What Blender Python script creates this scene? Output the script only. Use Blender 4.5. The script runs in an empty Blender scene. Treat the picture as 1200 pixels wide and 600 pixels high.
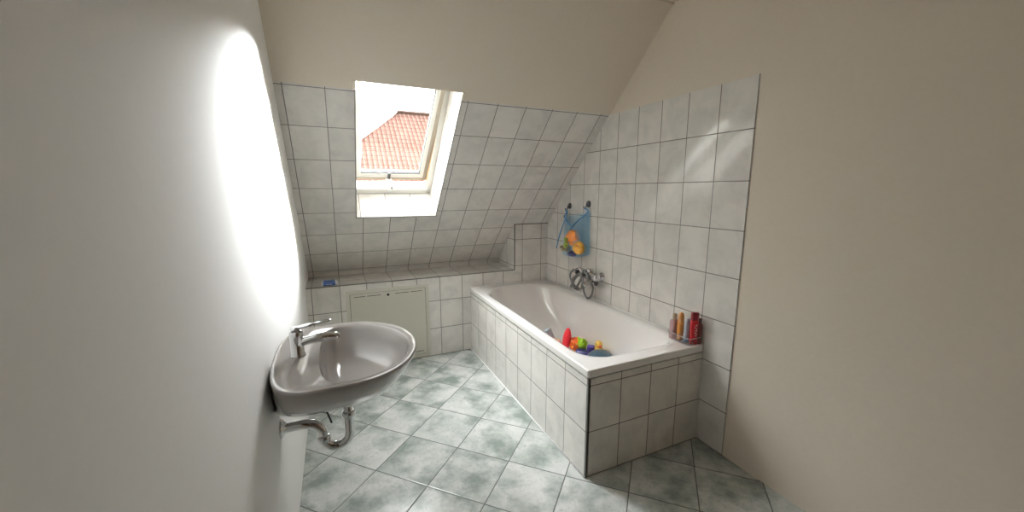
import bpy, bmesh, math, random
from mathutils import Vector, Matrix
random.seed(7)
scene = bpy.context.scene
COL = scene.collection
V = Vector
PI = math.pi

# ------------------------------------------------------------------ dimensions (metres)
TUB_W, TUB_L, TUB_H = 0.794, 1.808, 0.589
KNEE_Y = 1.808                      # face of the knee wall
LEDGE_Z, LEDGE_Y = 0.717, 2.2185    # ledge top, back of the ledge
PIL_X, PIL_Z = -0.354, 1.1495       # boxed pier beside the right wall
TANA = 0.9771                       # slope of the roof
HY = math.hypot(1, TANA)
SU = V((0, -1 / HY, TANA / HY))     # up the slope
SN = V((0, TANA / HY, 1 / HY))      # out through the slope
S0 = V((0, KNEE_Y, PIL_Z))
TILE_TOP = 2.0
S_TILE = (TILE_TOP - PIL_Z) / SU.z
CEIL_Z = 2.53
S_CEIL = (CEIL_Z - PIL_Z) / SU.z
LEFT_X, BACK_Y = -2.11, -2.35
WX0, WX1, WS0, WS1, WD = -1.720, -1.118, 0.15, 1.267, 0.25   # skylight opening


def sp(x, s, n=0.0):
    return V((x, 0, 0)) + S0 + SU * s + SN * n


# ------------------------------------------------------------------ material helpers
def new_mat(name):
    m = bpy.data.materials.new(name)
    m.use_nodes = True
    nt = m.node_tree
    for n in list(nt.nodes):
        nt.nodes.remove(n)
    out = nt.nodes.new('ShaderNodeOutputMaterial')
    return m, nt, out


def nd(nt, t, **kw):
    n = nt.nodes.new(t)
    for k, v in kw.items():
        setattr(n, k, v)
    return n


def math_n(nt, op, a, b=None, c=None):
    n = nt.nodes.new('ShaderNodeMath')
    n.operation = op
    for i, v in enumerate((a, b, c)):
        if v is None:
            continue
        if isinstance(v, (int, float)):
            n.inputs[i].default_value = v
        else:
            nt.links.new(v, n.inputs[i])
    return n.outputs[0]


def mixc(nt, fac, a, b, blend='MIX'):
    n = nt.nodes.new('ShaderNodeMix')
    n.data_type = 'RGBA'
    n.blend_type = blend
    for sock, v in ((n.inputs[0], fac), (n.inputs[6], a), (n.inputs[7], b)):
        if isinstance(v, (int, float)):
            sock.default_value = v
        elif isinstance(v, tuple):
            sock.default_value = (*v, 1) if len(v) == 3 else v
        else:
            nt.links.new(v, sock)
    return n.outputs[2]


def simple(name, col, rough=0.5, metal=0.0, coat=0.0, noise=0.0, nscale=20.0, bump=0.0, spec=0.5, trans=0.0, alpha=1.0, sss=0.0):
    """Principled material with a procedural tone and gloss variation."""
    m, nt, out = new_mat(name)
    b = nd(nt, 'ShaderNodeBsdfPrincipled')
    nt.links.new(b.outputs[0], out.inputs[0])
    b.inputs['Roughness'].default_value = rough
    b.inputs['Metallic'].default_value = metal
    b.inputs['Coat Weight'].default_value = coat
    b.inputs['Specular IOR Level'].default_value = spec
    b.inputs['Transmission Weight'].default_value = trans
    b.inputs['Alpha'].default_value = alpha
    tc = nd(nt, 'ShaderNodeTexCoord')
    nz = nd(nt, 'ShaderNodeTexNoise')
    nz.inputs['Scale'].default_value = nscale
    nz.inputs['Detail'].default_value = 4
    nt.links.new(tc.outputs['Object'], nz.inputs['Vector'])
    dark = tuple(c * (1 - noise) for c in col)
    lite = tuple(min(1, c * (1 + noise)) for c in col)
    c = mixc(nt, nz.outputs[0], dark, lite)
    nt.links.new(c, b.inputs['Base Color'])
    if bump:
        bp = nd(nt, 'ShaderNodeBump')
        bp.inputs['Strength'].default_value = bump
        bp.inputs['Distance'].default_value = 0.002
        nt.links.new(nz.outputs[0], bp.inputs['Height'])
        nt.links.new(bp.outputs[0], b.inputs['Normal'])
    return m


def tile_mat(name, base, vein, grout, tw, th, gw=0.004, rough=0.12, veinscale=5.0, cloud=None, cloudscale=3.0, bump=0.25, spec=0.5, contrast=(0.45, 0.75)):
    """Glazed tiles; the UV map is in metres."""
    m, nt, out = new_mat(name)
    b = nd(nt, 'ShaderNodeBsdfPrincipled')
    nt.links.new(b.outputs[0], out.inputs[0])
    uv = nd(nt, 'ShaderNodeUVMap')
    sx = nd(nt, 'ShaderNodeSeparateXYZ')
    nt.links.new(uv.outputs[0], sx.inputs[0])
    us = math_n(nt, 'DIVIDE', sx.outputs[0], tw)
    vs = math_n(nt, 'DIVIDE', sx.outputs[1], th)
    iu, iv = math_n(nt, 'FLOOR', us), math_n(nt, 'FLOOR', vs)
    fu, fv = math_n(nt, 'FRACT', us), math_n(nt, 'FRACT', vs)

    def edge(f, w):                 # distance to the nearest joint, metres
        d = math_n(nt, 'MINIMUM', f, math_n(nt, 'SUBTRACT', 1.0, f))
        return math_n(nt, 'MULTIPLY', d, w)
    dist = math_n(nt, 'MINIMUM', edge(fu, tw), edge(fv, th))
    mr = nd(nt, 'ShaderNodeMapRange', interpolation_type='SMOOTHSTEP')
    mr.inputs['From Min'].default_value = gw * 0.35
    mr.inputs['From Max'].default_value = gw * 0.65
    nt.links.new(dist, mr.inputs['Value'])
    tilemask = mr.outputs[0]
    cid = nd(nt, 'ShaderNodeCombineXYZ')
    nt.links.new(iu, cid.inputs[0]); nt.links.new(iv, cid.inputs[1])
    wn = nd(nt, 'ShaderNodeTexWhiteNoise', noise_dimensions='3D')
    nt.links.new(cid.outputs[0], wn.inputs['Vector'])
    off = nd(nt, 'ShaderNodeVectorMath', operation='MULTIPLY_ADD')
    nt.links.new(wn.outputs['Color'], off.inputs[0])
    off.inputs[1].default_value = (9, 9, 9)
    nt.links.new(uv.outputs[0], off.inputs[2])
    nz = nd(nt, 'ShaderNodeTexNoise')
    nz.inputs['Scale'].default_value = veinscale
    nz.inputs['Detail'].default_value = 7
    nz.inputs['Roughness'].default_value = 0.62
    nz.inputs['Distortion'].default_value = 0.5
    nt.links.new(off.outputs[0], nz.inputs['Vector'])
    vr = nd(nt, 'ShaderNodeMapRange')
    vr.inputs['From Min'].default_value, vr.inputs['From Max'].default_value = contrast
    nt.links.new(nz.outputs[0], vr.inputs['Value'])
    col = mixc(nt, vr.outputs[0], base, vein)
    if cloud:
        n2 = nd(nt, 'ShaderNodeTexNoise')
        n2.inputs['Scale'].default_value = cloudscale
        n2.inputs['Detail'].default_value = 5
        n2.inputs['Roughness'].default_value = 0.6
        nt.links.new(off.outputs[0], n2.inputs['Vector'])
        r2 = nd(nt, 'ShaderNodeMapRange')
        r2.inputs['From Min'].default_value = 0.44
        r2.inputs['From Max'].default_value = 0.66
        nt.links.new(n2.outputs[0], r2.inputs['Value'])
        col = mixc(nt, r2.outputs[0], col, cloud)
        n3 = nd(nt, 'ShaderNodeTexNoise')
        n3.inputs['Scale'].default_value = 60
        n3.inputs['Detail'].default_value = 3
        nt.links.new(off.outputs[0], n3.inputs['Vector'])
        r3 = nd(nt, 'ShaderNodeMapRange')
        r3.inputs['From Min'].default_value = 0.55
        r3.inputs['From Max'].default_value = 0.75
        r3.inputs['To Max'].default_value = 0.45
        nt.links.new(n3.outputs[0], r3.inputs['Value'])
        col = mixc(nt, r3.outputs[0], col, cloud)
    # per-tile tone
    tone = nd(nt, 'ShaderNodeMapRange')
    tone.inputs['To Min'].default_value = 0.96
    tone.inputs['To Max'].default_value = 1.03
    nt.links.new(wn.outputs['Value'], tone.inputs['Value'])
    hsv = nd(nt, 'ShaderNodeHueSaturation')
    nt.links.new(col, hsv.inputs['Color']); nt.links.new(tone.outputs[0], hsv.inputs['Value'])
    fin = mixc(nt, tilemask, grout, hsv.outputs[0])
    nt.links.new(fin, b.inputs['Base Color'])
    rg = nd(nt, 'ShaderNodeMapRange')
    rg.inputs['To Min'].default_value = 0.8
    rg.inputs['To Max'].default_value = rough
    nt.links.new(tilemask, rg.inputs['Value'])
    nt.links.new(rg.outputs[0], b.inputs['Roughness'])
    b.inputs['Specular IOR Level'].default_value = spec
    hgt = nd(nt, 'ShaderNodeMapRange', interpolation_type='SMOOTHSTEP')
    hgt.inputs['From Min'].default_value = gw * 0.3
    hgt.inputs['From Max'].default_value = gw * 1.2
    nt.links.new(dist, hgt.inputs['Value'])
    wav = nd(nt, 'ShaderNodeTexNoise')
    wav.inputs['Scale'].default_value = 7
    wav.inputs['Detail'].default_value = 1
    nt.links.new(off.outputs[0], wav.inputs['Vector'])
    hsum = math_n(nt, 'MULTIPLY_ADD', wav.outputs[0], 0.25, hgt.outputs[0])
    bp = nd(nt, 'ShaderNodeBump')
    bp.inputs['Strength'].default_value = bump
    bp.inputs['Distance'].default_value = 0.002
    nt.links.new(hsum, bp.inputs['Height'])
    nt.links.new(bp.outputs[0], b.inputs['Normal'])
    return m


def clear_mat(name, tint=(1, 1, 1), rough=0.02, gloss=1.0):
    """Thin clear sheet: see-through with a Fresnel sheen."""
    m, nt, out = new_mat(name)
    tr = nd(nt, 'ShaderNodeBsdfTransparent'); tr.inputs[0].default_value = (*tint, 1)
    gl = nd(nt, 'ShaderNodeBsdfGlossy'); gl.inputs['Roughness'].default_value = rough
    fr = nd(nt, 'ShaderNodeFresnel')
    ge = nd(nt, 'ShaderNodeNewGeometry')      # same sheen on entering and leaving the sheet
    nt.links.new(math_n(nt, 'SUBTRACT', 1.45, math_n(nt, 'MULTIPLY', ge.outputs['Backfacing'], 1.45 - 1 / 1.45)), fr.inputs[0])
    f = math_n(nt, 'MULTIPLY', fr.outputs[0], gloss)
    mx = nd(nt, 'ShaderNodeMixShader')
    nt.links.new(f, mx.inputs[0]); nt.links.new(tr.outputs[0], mx.inputs[1]); nt.links.new(gl.outputs[0], mx.inputs[2])
    nt.links.new(mx.outputs[0], out.inputs[0])
    return m


def net_mat(name, col):
    """Woven net: real holes in a fine grid of threads (UV in metres)."""
    m, nt, out = new_mat(name)
    uv = nd(nt, 'ShaderNodeUVMap')
    sx = nd(nt, 'ShaderNodeSeparateXYZ'); nt.links.new(uv.outputs[0], sx.inputs[0])
    def thread(o):
        f = math_n(nt, 'FRACT', math_n(nt, 'DIVIDE', o, 0.003))
        return math_n(nt, 'LESS_THAN', f, 0.25)
    k = math_n(nt, 'MAXIMUM', thread(sx.outputs[0]), thread(sx.outputs[1]))
    b = nd(nt, 'ShaderNodeBsdfPrincipled')
    b.inputs['Base Color'].default_value = (*col, 1); b.inputs['Roughness'].default_value = 0.6
    tl = nd(nt, 'ShaderNodeBsdfTranslucent'); tl.inputs[0].default_value = (*col, 1)
    m1 = nd(nt, 'ShaderNodeMixShader'); m1.inputs[0].default_value = 0.35
    nt.links.new(b.outputs[0], m1.inputs[1]); nt.links.new(tl.outputs[0], m1.inputs[2])
    tr = nd(nt, 'ShaderNodeBsdfTransparent')
    mx = nd(nt, 'ShaderNodeMixShader')
    nt.links.new(k, mx.inputs[0]); nt.links.new(tr.outputs[0], mx.inputs[1]); nt.links.new(m1.outputs[0], mx.inputs[2])
    nt.links.new(mx.outputs[0], out.inputs[0])
    return m


def roof_mat(name):
    m, nt, out = new_mat(name)
    b = nd(nt, 'ShaderNodeBsdfPrincipled'); b.inputs['Roughness'].default_value = 0.9; b.inputs['Specular IOR Level'].default_value = 0.0
    nt.links.new(b.outputs[0], out.inputs[0])
    uv = nd(nt, 'ShaderNodeUVMap')
    sx = nd(nt, 'ShaderNodeSeparateXYZ'); nt.links.new(uv.outputs[0], sx.inputs[0])
    us = math_n(nt, 'DIVIDE', sx.outputs[0], 0.21)
    vs = math_n(nt, 'DIVIDE', sx.outputs[1], 0.34)
    fu, fv = math_n(nt, 'FRACT', us), math_n(nt, 'FRACT', vs)
    cid = nd(nt, 'ShaderNodeCombineXYZ')
    nt.links.new(math_n(nt, 'FLOOR', us), cid.inputs[0]); nt.links.new(math_n(nt, 'FLOOR', vs), cid.inputs[1])
    wn = nd(nt, 'ShaderNodeTexWhiteNoise', noise_dimensions='3D'); nt.links.new(cid.outputs[0], wn.inputs['Vector'])
    base = mixc(nt, wn.outputs['Value'], (0.078, 0.040, 0.032), (0.098, 0.052, 0.042))
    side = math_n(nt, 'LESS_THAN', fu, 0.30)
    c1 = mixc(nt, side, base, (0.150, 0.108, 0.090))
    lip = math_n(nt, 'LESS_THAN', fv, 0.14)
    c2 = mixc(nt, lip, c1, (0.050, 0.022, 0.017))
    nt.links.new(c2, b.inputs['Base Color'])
    wave = math_n(nt, 'SINE', math_n(nt, 'MULTIPLY', us, 2 * PI))
    h = math_n(nt, 'ADD', math_n(nt, 'MULTIPLY', wave, 0.5), math_n(nt, 'SUBTRACT', 1.0, fv))
    bp = nd(nt, 'ShaderNodeBump'); bp.inputs['Strength'].default_value = 0.5; bp.inputs['Distance'].default_value = 0.03
    nt.links.new(h, bp.inputs['Height']); nt.links.new(bp.outputs[0], b.inputs['Normal'])
    return m


# ------------------------------------------------------------------ materials
TILE_BASE, TILE_VEIN = (0.79, 0.76, 0.72), (0.62, 0.607, 0.575)
GROUT = (0.16, 0.15, 0.135)
M = {}
M['wall_tile'] = tile_mat('wall tile', TILE_BASE, TILE_VEIN, GROUT, 0.2, 0.25, gw=0.0048, rough=0.10, veinscale=7.0, contrast=(0.42, 0.76))
M['floor_tile'] = tile_mat('floor tile', (0.60, 0.61, 0.59), (0.43, 0.46, 0.435), (0.10, 0.105, 0.095), 0.3145, 0.3145, gw=0.0055, rough=0.16,
                           veinscale=6, cloud=(0.235, 0.275, 0.248), cloudscale=5.5, contrast=(0.38, 0.70))
M['plaster'] = simple('white plaster', (0.73, 0.655, 0.555), 0.9, noise=0.03, nscale=45, bump=0.35)
M['edge_trim'] = simple('grey tile edge trim', (0.13, 0.125, 0.115), 0.45, noise=0.1)
M['ivory'] = simple('ivory plastic', (0.78, 0.72, 0.60), 0.4, noise=0.03)
M['caulk'] = simple('white caulk', (0.86, 0.86, 0.84), 0.45, noise=0.02)
M['enamel'] = simple('white enamel', (0.88, 0.85, 0.83), 0.09, coat=0.3, noise=0.01, nscale=4)
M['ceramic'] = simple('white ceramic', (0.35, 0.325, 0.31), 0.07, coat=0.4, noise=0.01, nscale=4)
M['panel'] = simple('cream painted steel', (0.62, 0.605, 0.52), 0.35, noise=0.02, nscale=8)
M['panel_dark'] = simple('dark slot', (0.05, 0.05, 0.04), 0.7, noise=0.1)
M['chrome'] = simple('chrome', (0.66, 0.66, 0.66), 0.06, metal=1.0, noise=0.02)
M['chrome_dull'] = simple('braided chrome hose', (0.27, 0.27, 0.26), 0.28, metal=1.0, noise=0.15, nscale=300, bump=0.5)
M['black_plastic'] = simple('black plastic', (0.02, 0.02, 0.022), 0.35, noise=0.1)
M['window_white'] = simple('white window paint', (0.84, 0.83, 0.79), 0.35, noise=0.02, nscale=12)
M['window_wood'] = simple('pale brown wood', (0.45, 0.29, 0.17), 0.5, noise=0.15, nscale=25)
M['window_beige'] = simple('beige window paint', (0.33, 0.28, 0.22), 0.45, noise=0.04, nscale=20)
M['seal'] = simple('grey seal', (0.05, 0.05, 0.05), 0.6, noise=0.05)
M['glass'] = clear_mat('window glass', (0.98, 0.99, 0.985))
M['clear_plastic'] = clear_mat('clear plastic', (0.975, 0.97, 0.97), 0.12, 0.7)
M['clear_rim'] = simple('frosted clear rim', (0.80, 0.79, 0.79), 0.25, noise=0.02, alpha=0.55)
M['roof'] = roof_mat('red clay roof tiles')
M['render_wall'] = simple('pale render', (0.60, 0.55, 0.47), 0.9, noise=0.05)
M['lawn'] = simple('lawn', (0.13, 0.17, 0.06), 0.95, noise=0.3, nscale=3)
M['bark'] = simple('pale bark', (0.075, 0.066, 0.058), 0.9, noise=0.2, nscale=8)
M['door'] = simple('brown wooden door', (0.16, 0.10, 0.06), 0.5, noise=0.25, nscale=12)
M['net'] = net_mat('blue net', (0.30, 0.52, 0.68))
M['cord'] = simple('blue cord', (0.07, 0.24, 0.46), 0.7, noise=0.1, nscale=200)


def plastic(name, col, rough=0.3):
    return simple(name, col, rough, noise=0.04, nscale=30, coat=0.15)


# ------------------------------------------------------------------ geometry helpers
class G:
    """Collects geometry in world coordinates for ONE mesh object."""

    def __init__(self):
        self.bm = bmesh.new()
        self.uv = self.bm.loops.layers.uv.new('UVMap')

    def face(self, pts, uvs=None, mi=0, smooth=False):
        vs = [self.bm.verts.new(p) for p in pts]
        f = self.bm.faces.new(vs)
        f.material_index = mi
        f.smooth = smooth
        if uvs:
            for l, u in zip(f.loops, uvs):
                l[self.uv].uv = u
        return f

    def box(self, x0, x1, y0, y1, z0, z1, bev=0.0, mi=0, uvf=None, xf=None, seg=2):
        t = bmesh.new()
        r = bmesh.ops.create_cube(t, size=1)
        for v in t.verts:
            v.co = V((x0 + (v.co.x + .5) * (x1 - x0), y0 + (v.co.y + .5) * (y1 - y0), z0 + (v.co.z + .5) * (z1 - z0)))
        if bev:
            bmesh.ops.bevel(t, geom=list(t.edges), offset=bev, segments=seg, affect='EDGES', profile=0.5)
        self.add(t, mi, uvf, xf, smooth=False)
        return self

    def add(self, t, mi=0, uvf=None, xf=None, smooth=True):
        vm = {}
        t.normal_update()
        for v in t.verts:
            co = v.co if xf is None else (xf @ v.co if isinstance(xf, Matrix) else xf(v.co))
            vm[v] = self.bm.verts.new(co)
        for f in t.faces:
            try:
                nf = self.bm.faces.new([vm[v] for v in f.verts])
            except ValueError:
                continue
            nf.material_index = mi
            nf.smooth = smooth
            if uvf:
                for l in nf.loops:
                    l[self.uv].uv = uvf(l.vert.co, f.normal)
        t.free()

    def loft(self, loops, cap0=False, cap1=False, closed=True, smooth=True, mi=0):
        rows = [[self.bm.verts.new(p) for p in lp] for lp in loops]
        n = len(rows[0])
        for a, b in zip(rows, rows[1:]):
            for i in range(n if closed else n - 1):
                j = (i + 1) % n
                f = self.bm.faces.new((a[i], a[j], b[j], b[i]))
                f.smooth = smooth
                f.material_index = mi
        if cap0:
            f = self.bm.faces.new(list(reversed(rows[0]))); f.smooth = smooth; f.material_index = mi
        if cap1:
            f = self.bm.faces.new(rows[-1]); f.smooth = smooth; f.material_index = mi
        return self

    def tube(self, pts, r, n=12, cap=True, mi=0, closed=False, flat=1.0):
        pts = [V(p) for p in pts]
        rs = r if isinstance(r, (list, tuple)) else [r] * len(pts)
        loops = []
        prev = None
        for i, p in enumerate(pts):
            if closed:
                d = pts[(i + 1) % len(pts)] - pts[i - 1]
            else:
                d = pts[min(i + 1, len(pts) - 1)] - pts[max(i - 1, 0)]
            d.normalize()
            if prev is None:
                a = d.cross(V((0, 0, 1)))
                if a.length < 1e-3:
                    a = d.cross(V((1, 0, 0)))
                a.normalize()
            else:
                a = prev - d * prev.dot(d)
                a.normalize()
            prev = a
            b = d.cross(a)
            loops.append([p + (a * math.cos(2 * PI * k / n) + b * math.sin(2 * PI * k / n) * flat) * rs[i] for k in range(n)])
        if closed:
            loops.append(loops[0])
            self.loft(loops, mi=mi)
        else:
            self.loft(loops, cap, cap, mi=mi)
        return self

    def lathe(self, base, axis, prof, n=28, cap0=True, cap1=True, mi=0, sx=1.0, sy=1.0):
        axis = V(axis).normalized()
        a = axis.cross(V((0, 0, 1)))
        if a.length < 1e-3:
            a = V((1, 0, 0))
        a.normalize()
        b = axis.cross(a)
        base = V(base)
        loops = [[base + axis * h + (a * math.cos(2 * PI * k / n) * sx + b * math.sin(2 * PI * k / n) * sy) * max(r, 1e-5) for k in range(n)] for r, h in prof]
        self.loft(loops, cap0, cap1, mi=mi)
        return self

    def ball(self, c, r, seg=20, mi=0, rot=None):
        t = bmesh.new()
        bmesh.ops.create_uvsphere(t, u_segments=seg, v_segments=max(8, seg // 2), radius=1)
        rr = r if isinstance(r, (tuple, list)) else (r, r, r)
        m = Matrix.Translation(V(c)) @ (rot.to_4x4() if rot else Matrix.Identity(4)) @ Matrix.Diagonal((*rr, 1))
        self.add(t, mi, None, m, True)
        return self

    def build(self, name, mats, parent=None, origin=None, normals=True):
        bm = self.bm
        bmesh.ops.remove_doubles(bm, verts=list(bm.verts), dist=1e-6)
        if normals:
            bmesh.ops.recalc_face_normals(bm, faces=list(bm.faces))
        if origin is None:
            if parent is not None:
                origin = ORG[parent.name]
            else:
                xs = [v.co for v in bm.verts]
                lo = V((min(p.x for p in xs), min(p.y for p in xs), min(p.z for p in xs)))
                hi = V((max(p.x for p in xs), max(p.y for p in xs), max(p.z for p in xs)))
                origin = V(((lo.x + hi.x) / 2, (lo.y + hi.y) / 2, lo.z))
        origin = V(origin)
        for v in bm.verts:
            v.co -= origin
        me = bpy.data.meshes.new(name)
        bm.to_mesh(me)
        bm.free()
        for m in (mats if isinstance(mats, (list, tuple)) else [mats]):
            me.materials.append(m)
        o = bpy.data.objects.new(name, me)
        COL.objects.link(o)
        if parent is not None:
            o.parent = parent
            o.location = origin - ORG[parent.name]
        else:
            o.location = origin
        ORG[o.name] = origin
        return o


ORG = {}


def empty(name, loc):
    o = bpy.data.objects.new(name, None)
    o.empty_display_size = 0.1
    COL.objects.link(o)
    o.location = loc
    ORG[o.name] = V(loc)
    return o


def tag(o, label, cat, group=None):
    o['label'] = label
    o['category'] = cat
    if group:
        o['group'] = group
    return o


def struct(o, label=None):
    o['kind'] = 'structure'
    if label:
        o['label'] = label
    return o


def smooth_path(pts, k=8, closed=False):
    pts = [V(p) for p in pts]
    out = []
    n = len(pts)
    rng = n if closed else n - 1
    for i in range(rng):
        p1, p2 = pts[i], pts[(i + 1) % n]
        p0 = pts[i - 1] if (i > 0 or closed) else p1 * 2 - p2
        p3 = pts[(i + 2) % n] if (i + 2 < n or closed) else p2 * 2 - p1
        for j in range(k):
            t = j / k
            out.append(0.5 * ((2 * p1) + (p2 - p0) * t + (2 * p0 - 5 * p1 + 4 * p2 - p3) * t * t + (3 * p1 - p0 - 3 * p2 + p3) * t ** 3))
    if not closed:
        out.append(pts[-1])
    return out


# UVs in metres, aligned with the joints seen in the photograph
ux = lambda x: x + 0.273
uy = lambda y: y - 0.0265
uyt = lambda y: y - 0.009
vz = lambda z: z - 0.003


def wall_uv(co, n):
    if abs(n.x) > 0.7:
        return (uy(co.y), vz(co.z))
    if abs(n.y) > 0.7:
        return (ux(co.x), vz(co.z))
    return (ux(co.x), co.y + 0.021)


# ------------------------------------------------------------------ THE ROOM
# floor: tiles laid diagonally
g = G()
c45, s45 = math.cos(0.789), math.sin(0.789)


def floor_uv(x, y):
    dx, dy = x + 1.0951, y - 1.167
    return (dx * c45 - dy * s45, -(dx * s45 + dy * c45))


g.box(LEFT_X - 0.12, 0.14, BACK_Y - 0.12, KNEE_Y + 0.02, -0.12, 0.0, uvf=lambda co, n: floor_uv(co.x, co.y))
struct(g.build('floor', M['floor_tile'], origin=(0, 0, 0)), 'pale green marbled floor tiles laid diagonally')

# far wall: knee wall with a ledge and the boxed pier beside the right wall
g = G()
KB = 2.5
g.box(LEFT_X - 0.12, PIL_X, KNEE_Y, LEDGE_Y, 0, LEDGE_Z, uvf=wall_uv)
g.box(LEFT_X - 0.12, PIL_X, LEDGE_Y, KB, 0, LEDGE_Z + 0.06, uvf=wall_uv)
# pier: prism under the slope, its cheek seen at the end of the ledge
P = [(KNEE_Y, 0), (KNEE_Y, PIL_Z), (LEDGE_Y + 0.03, PIL_Z - (LEDGE_Y + 0.03 - KNEE_Y) * TANA), (LEDGE_Y + 0.03, 0)]
fl = [V((PIL_X, a, b)) for a, b in P]
fr = [V((0.12, a, b)) for a, b in P]
g.face(fl, [(a - KNEE_Y + 0.02, vz(b)) for a, b in P])
g.face(list(reversed(fr)))
for i in range(4):
    j = (i + 1) % 4
    q = [fl[i], fr[i], fr[j], fl[j]]
    g.face(q, [(ux(p.x), vz(p.z)) for p in q])
struct(g.build('wall_far', M['wall_tile'], origin=(-1, KNEE_Y, 0)), 'tiled knee wall with a ledge under the roof slope')

# roof slope: tiled below, plastered above, with the skylight opening
g = G()
sb = -0.62
X0, X1 = LEFT_X - 0.12, 0.12


def squad(x0, x1, s0, s1, mi):
    pts = [(x0, s0), (x1, s0), (x1, s1), (x0, s1)]
    g.face([sp(a, b) for a, b in pts], [(ux(a), b + 0.045) for a, b in pts], mi)


squad(X0, WX0, sb, S_TILE, 0)
squad(WX0, WX1, sb, WS0, 0)
squad(WX1, X1, sb, S_TILE, 0)
squad(X0, WX0, S_TILE, WS1, 1)
squad(WX1, X1, S_TILE, WS1, 1)
squad(X0, WX0, WS1, S_CEIL + 0.1, 1)
squad(WX0, WX1, WS1, S_CEIL + 0.1, 1)
squad(WX1, X1, WS1, S_CEIL + 0.1, 1)
# reveals of the opening
LX = WX0 - 0.04                                     # the left reveal splays outwards
pts = [sp(WX0, WS0), sp(WX1, WS0), sp(WX1, WS0, WD + .1), sp(LX, WS0, WD + .1)]
g.face(pts, [(p.x - 0.11, k) for p, k in zip(pts, (0.005, 0.005, 0.355, 0.355))], 0)
pts = [(WS0, 0), (WS1, 0), (WS1, WD + .1), (WS0, WD + .1)]
g.face([sp(WX1, a, b) for a, b in pts], [(b + 0.01, a + 0.045) for a, b in pts], 0)
pts = [(WS0, 0), (WS1, 0), (WS1, WD + .1), (WS0, WD + .1)]
g.face([sp(WX0 + (LX - WX0) * b / (WD + .1), a, b) for a, b in pts], [(b + 0.01, a + 0.045) for a, b in pts], 0)
g.face([sp(WX0, WS1), sp(WX1, WS1), sp(WX1, WS1, WD + .1), sp(LX, WS1, WD + .1)], None, 1)
struct(g.build('wall_slope', [M['wall_tile'], M['plaster']], origin=(-1, KNEE_Y, PIL_Z), normals=False), 'sloping roof wall, tiled below and plastered above')

g = G()
g.box(X0, X1, BACK_Y - 0.12, KNEE_Y - (CEIL_Z - PIL_Z) / TANA + 0.02, CEIL_Z, CEIL_Z + 0.1)
struct(g.build('ceiling', M['plaster']), 'flat white plaster ceiling strip')

# right wall: plaster with a tile cladding around the bathtub
g = G()
g.box(0.006, 0.14, BACK_Y - 0.12, 2.6, 0, 2.7)
wr = struct(g.build('wall_right', M['plaster'], origin=(0, 0, 0)), 'right wall, white plaster above tiles')
g = G()
g.box(0.0, 0.010, -0.1735, 2.4, 0.0, TILE_TOP, uvf=wall_uv)
g.build('wall_tiling', M['wall_tile'], wr)

g = G()
g.box(LEFT_X - 0.12, LEFT_X, BACK_Y - 0.12, 2.6, 0, 2.7)
struct(g.build('wall_left', simple('bright white wall paint', (0.88, 0.875, 0.865), 0.8, noise=0.02, nscale=45, bump=0.3), origin=(LEFT_X, 0, 0)), 'plain white plaster wall behind the washbasin')
g = G()
g.box(LEFT_X - 0.12, 0.14, BACK_Y - 0.12, BACK_Y, 0, 2.7)  # out of view; its dark colour is put in to cut bounced light
struct(g.build('wall_back', simple('bounce cutting umber', (0.20, 0.105, 0.055), 0.9, noise=0.05), origin=(-1, BACK_Y, 0)), 'unseen back wall with the door, kept dark to cut bounced light')
d1 = struct(empty('door_1', (-1.2, BACK_Y, 0)), 'brown wooden door in the back wall')
g = G(); g.box(-1.62, -0.78, BACK_Y, BACK_Y + 0.035, 0.005, 2.0, 0.004)
for (a, b) in ((0.15, 0.9), (1.05, 1.85)):
    g.box(-1.50, -0.90, BACK_Y + 0.03, BACK_Y + 0.045, a, b, 0.008)
g.build('door_leaf', M['door'], d1)
g = G()
g.box(-1.70, -1.62, BACK_Y, BACK_Y + 0.05, 0, 2.08, 0.004); g.box(-0.78, -0.70, BACK_Y, BACK_Y + 0.05, 0, 2.08, 0.004)
g.box(-1.62, -0.78, BACK_Y, BACK_Y + 0.05, 2.0, 2.08, 0.004)
g.build('door_frame', M['window_white'], d1)
g = G(); g.tube([(-0.86, BACK_Y + 0.03, 1.02), (-0.86, BACK_Y + 0.09, 1.02), (-0.90, BACK_Y + 0.095, 1.02), (-0.98, BACK_Y + 0.095, 1.02)], 0.01)
g.build('door_handle', M['chrome'], d1)

# trims
g = G()
g.box(LEFT_X, PIL_X, KNEE_Y - 0.003, KNEE_Y + 0.006, LEDGE_Z - 0.006, LEDGE_Z + 0.002)
g.box(PIL_X - 0.003, PIL_X + 0.005, KNEE_Y - 0.003, KNEE_Y + 0.006, LEDGE_Z, PIL_Z)
g.box(PIL_X, 0.0, KNEE_Y - 0.003, KNEE_Y + 0.004, PIL_Z - 0.007, PIL_Z)
struct(g.build('trim_1', M['edge_trim']), 'grey edge trim along the ledge and pier')
g = G()
for (x0, x1, s0, s1) in ((WX0 - 0.007, WX0, WS0 - 0.006, S_TILE), (WX0, WX1, WS0 - 0.006, WS0), (WX1, WX1 + 0.005, WS0 - 0.006, S_TILE)):
    g.box(x0, x1, s0, s1, -0.003, 0.004, xf=lambda co: sp(co.x, co.y, co.z))
struct(g.build('trim_2', M['edge_trim']), 'grey edge trim around the skylight opening')
g = G()
for (x0, x1) in ((WX0 - 0.012, WX0 + 0.003), (WX1 - 0.003, WX1 + 0.014)):
    g.box(x0, x1, S_TILE, WS1 + 0.002, -0.006, 0.02, 0.002, xf=lambda co: sp(co.x, co.y, co.z))
struct(g.build('trim_3', M['ivory']), 'ivory corner pieces at the top of the skylight opening')
g = G()
g.tube([(-TUB_W - 0.001, 0.0, 0.002), (-TUB_W - 0.001, KNEE_Y, 0.002)], 0.005, 8)
struct(g.build('trim_4', M['caulk']), 'white caulk line along the foot of the bathtub')
g = G()
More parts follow.
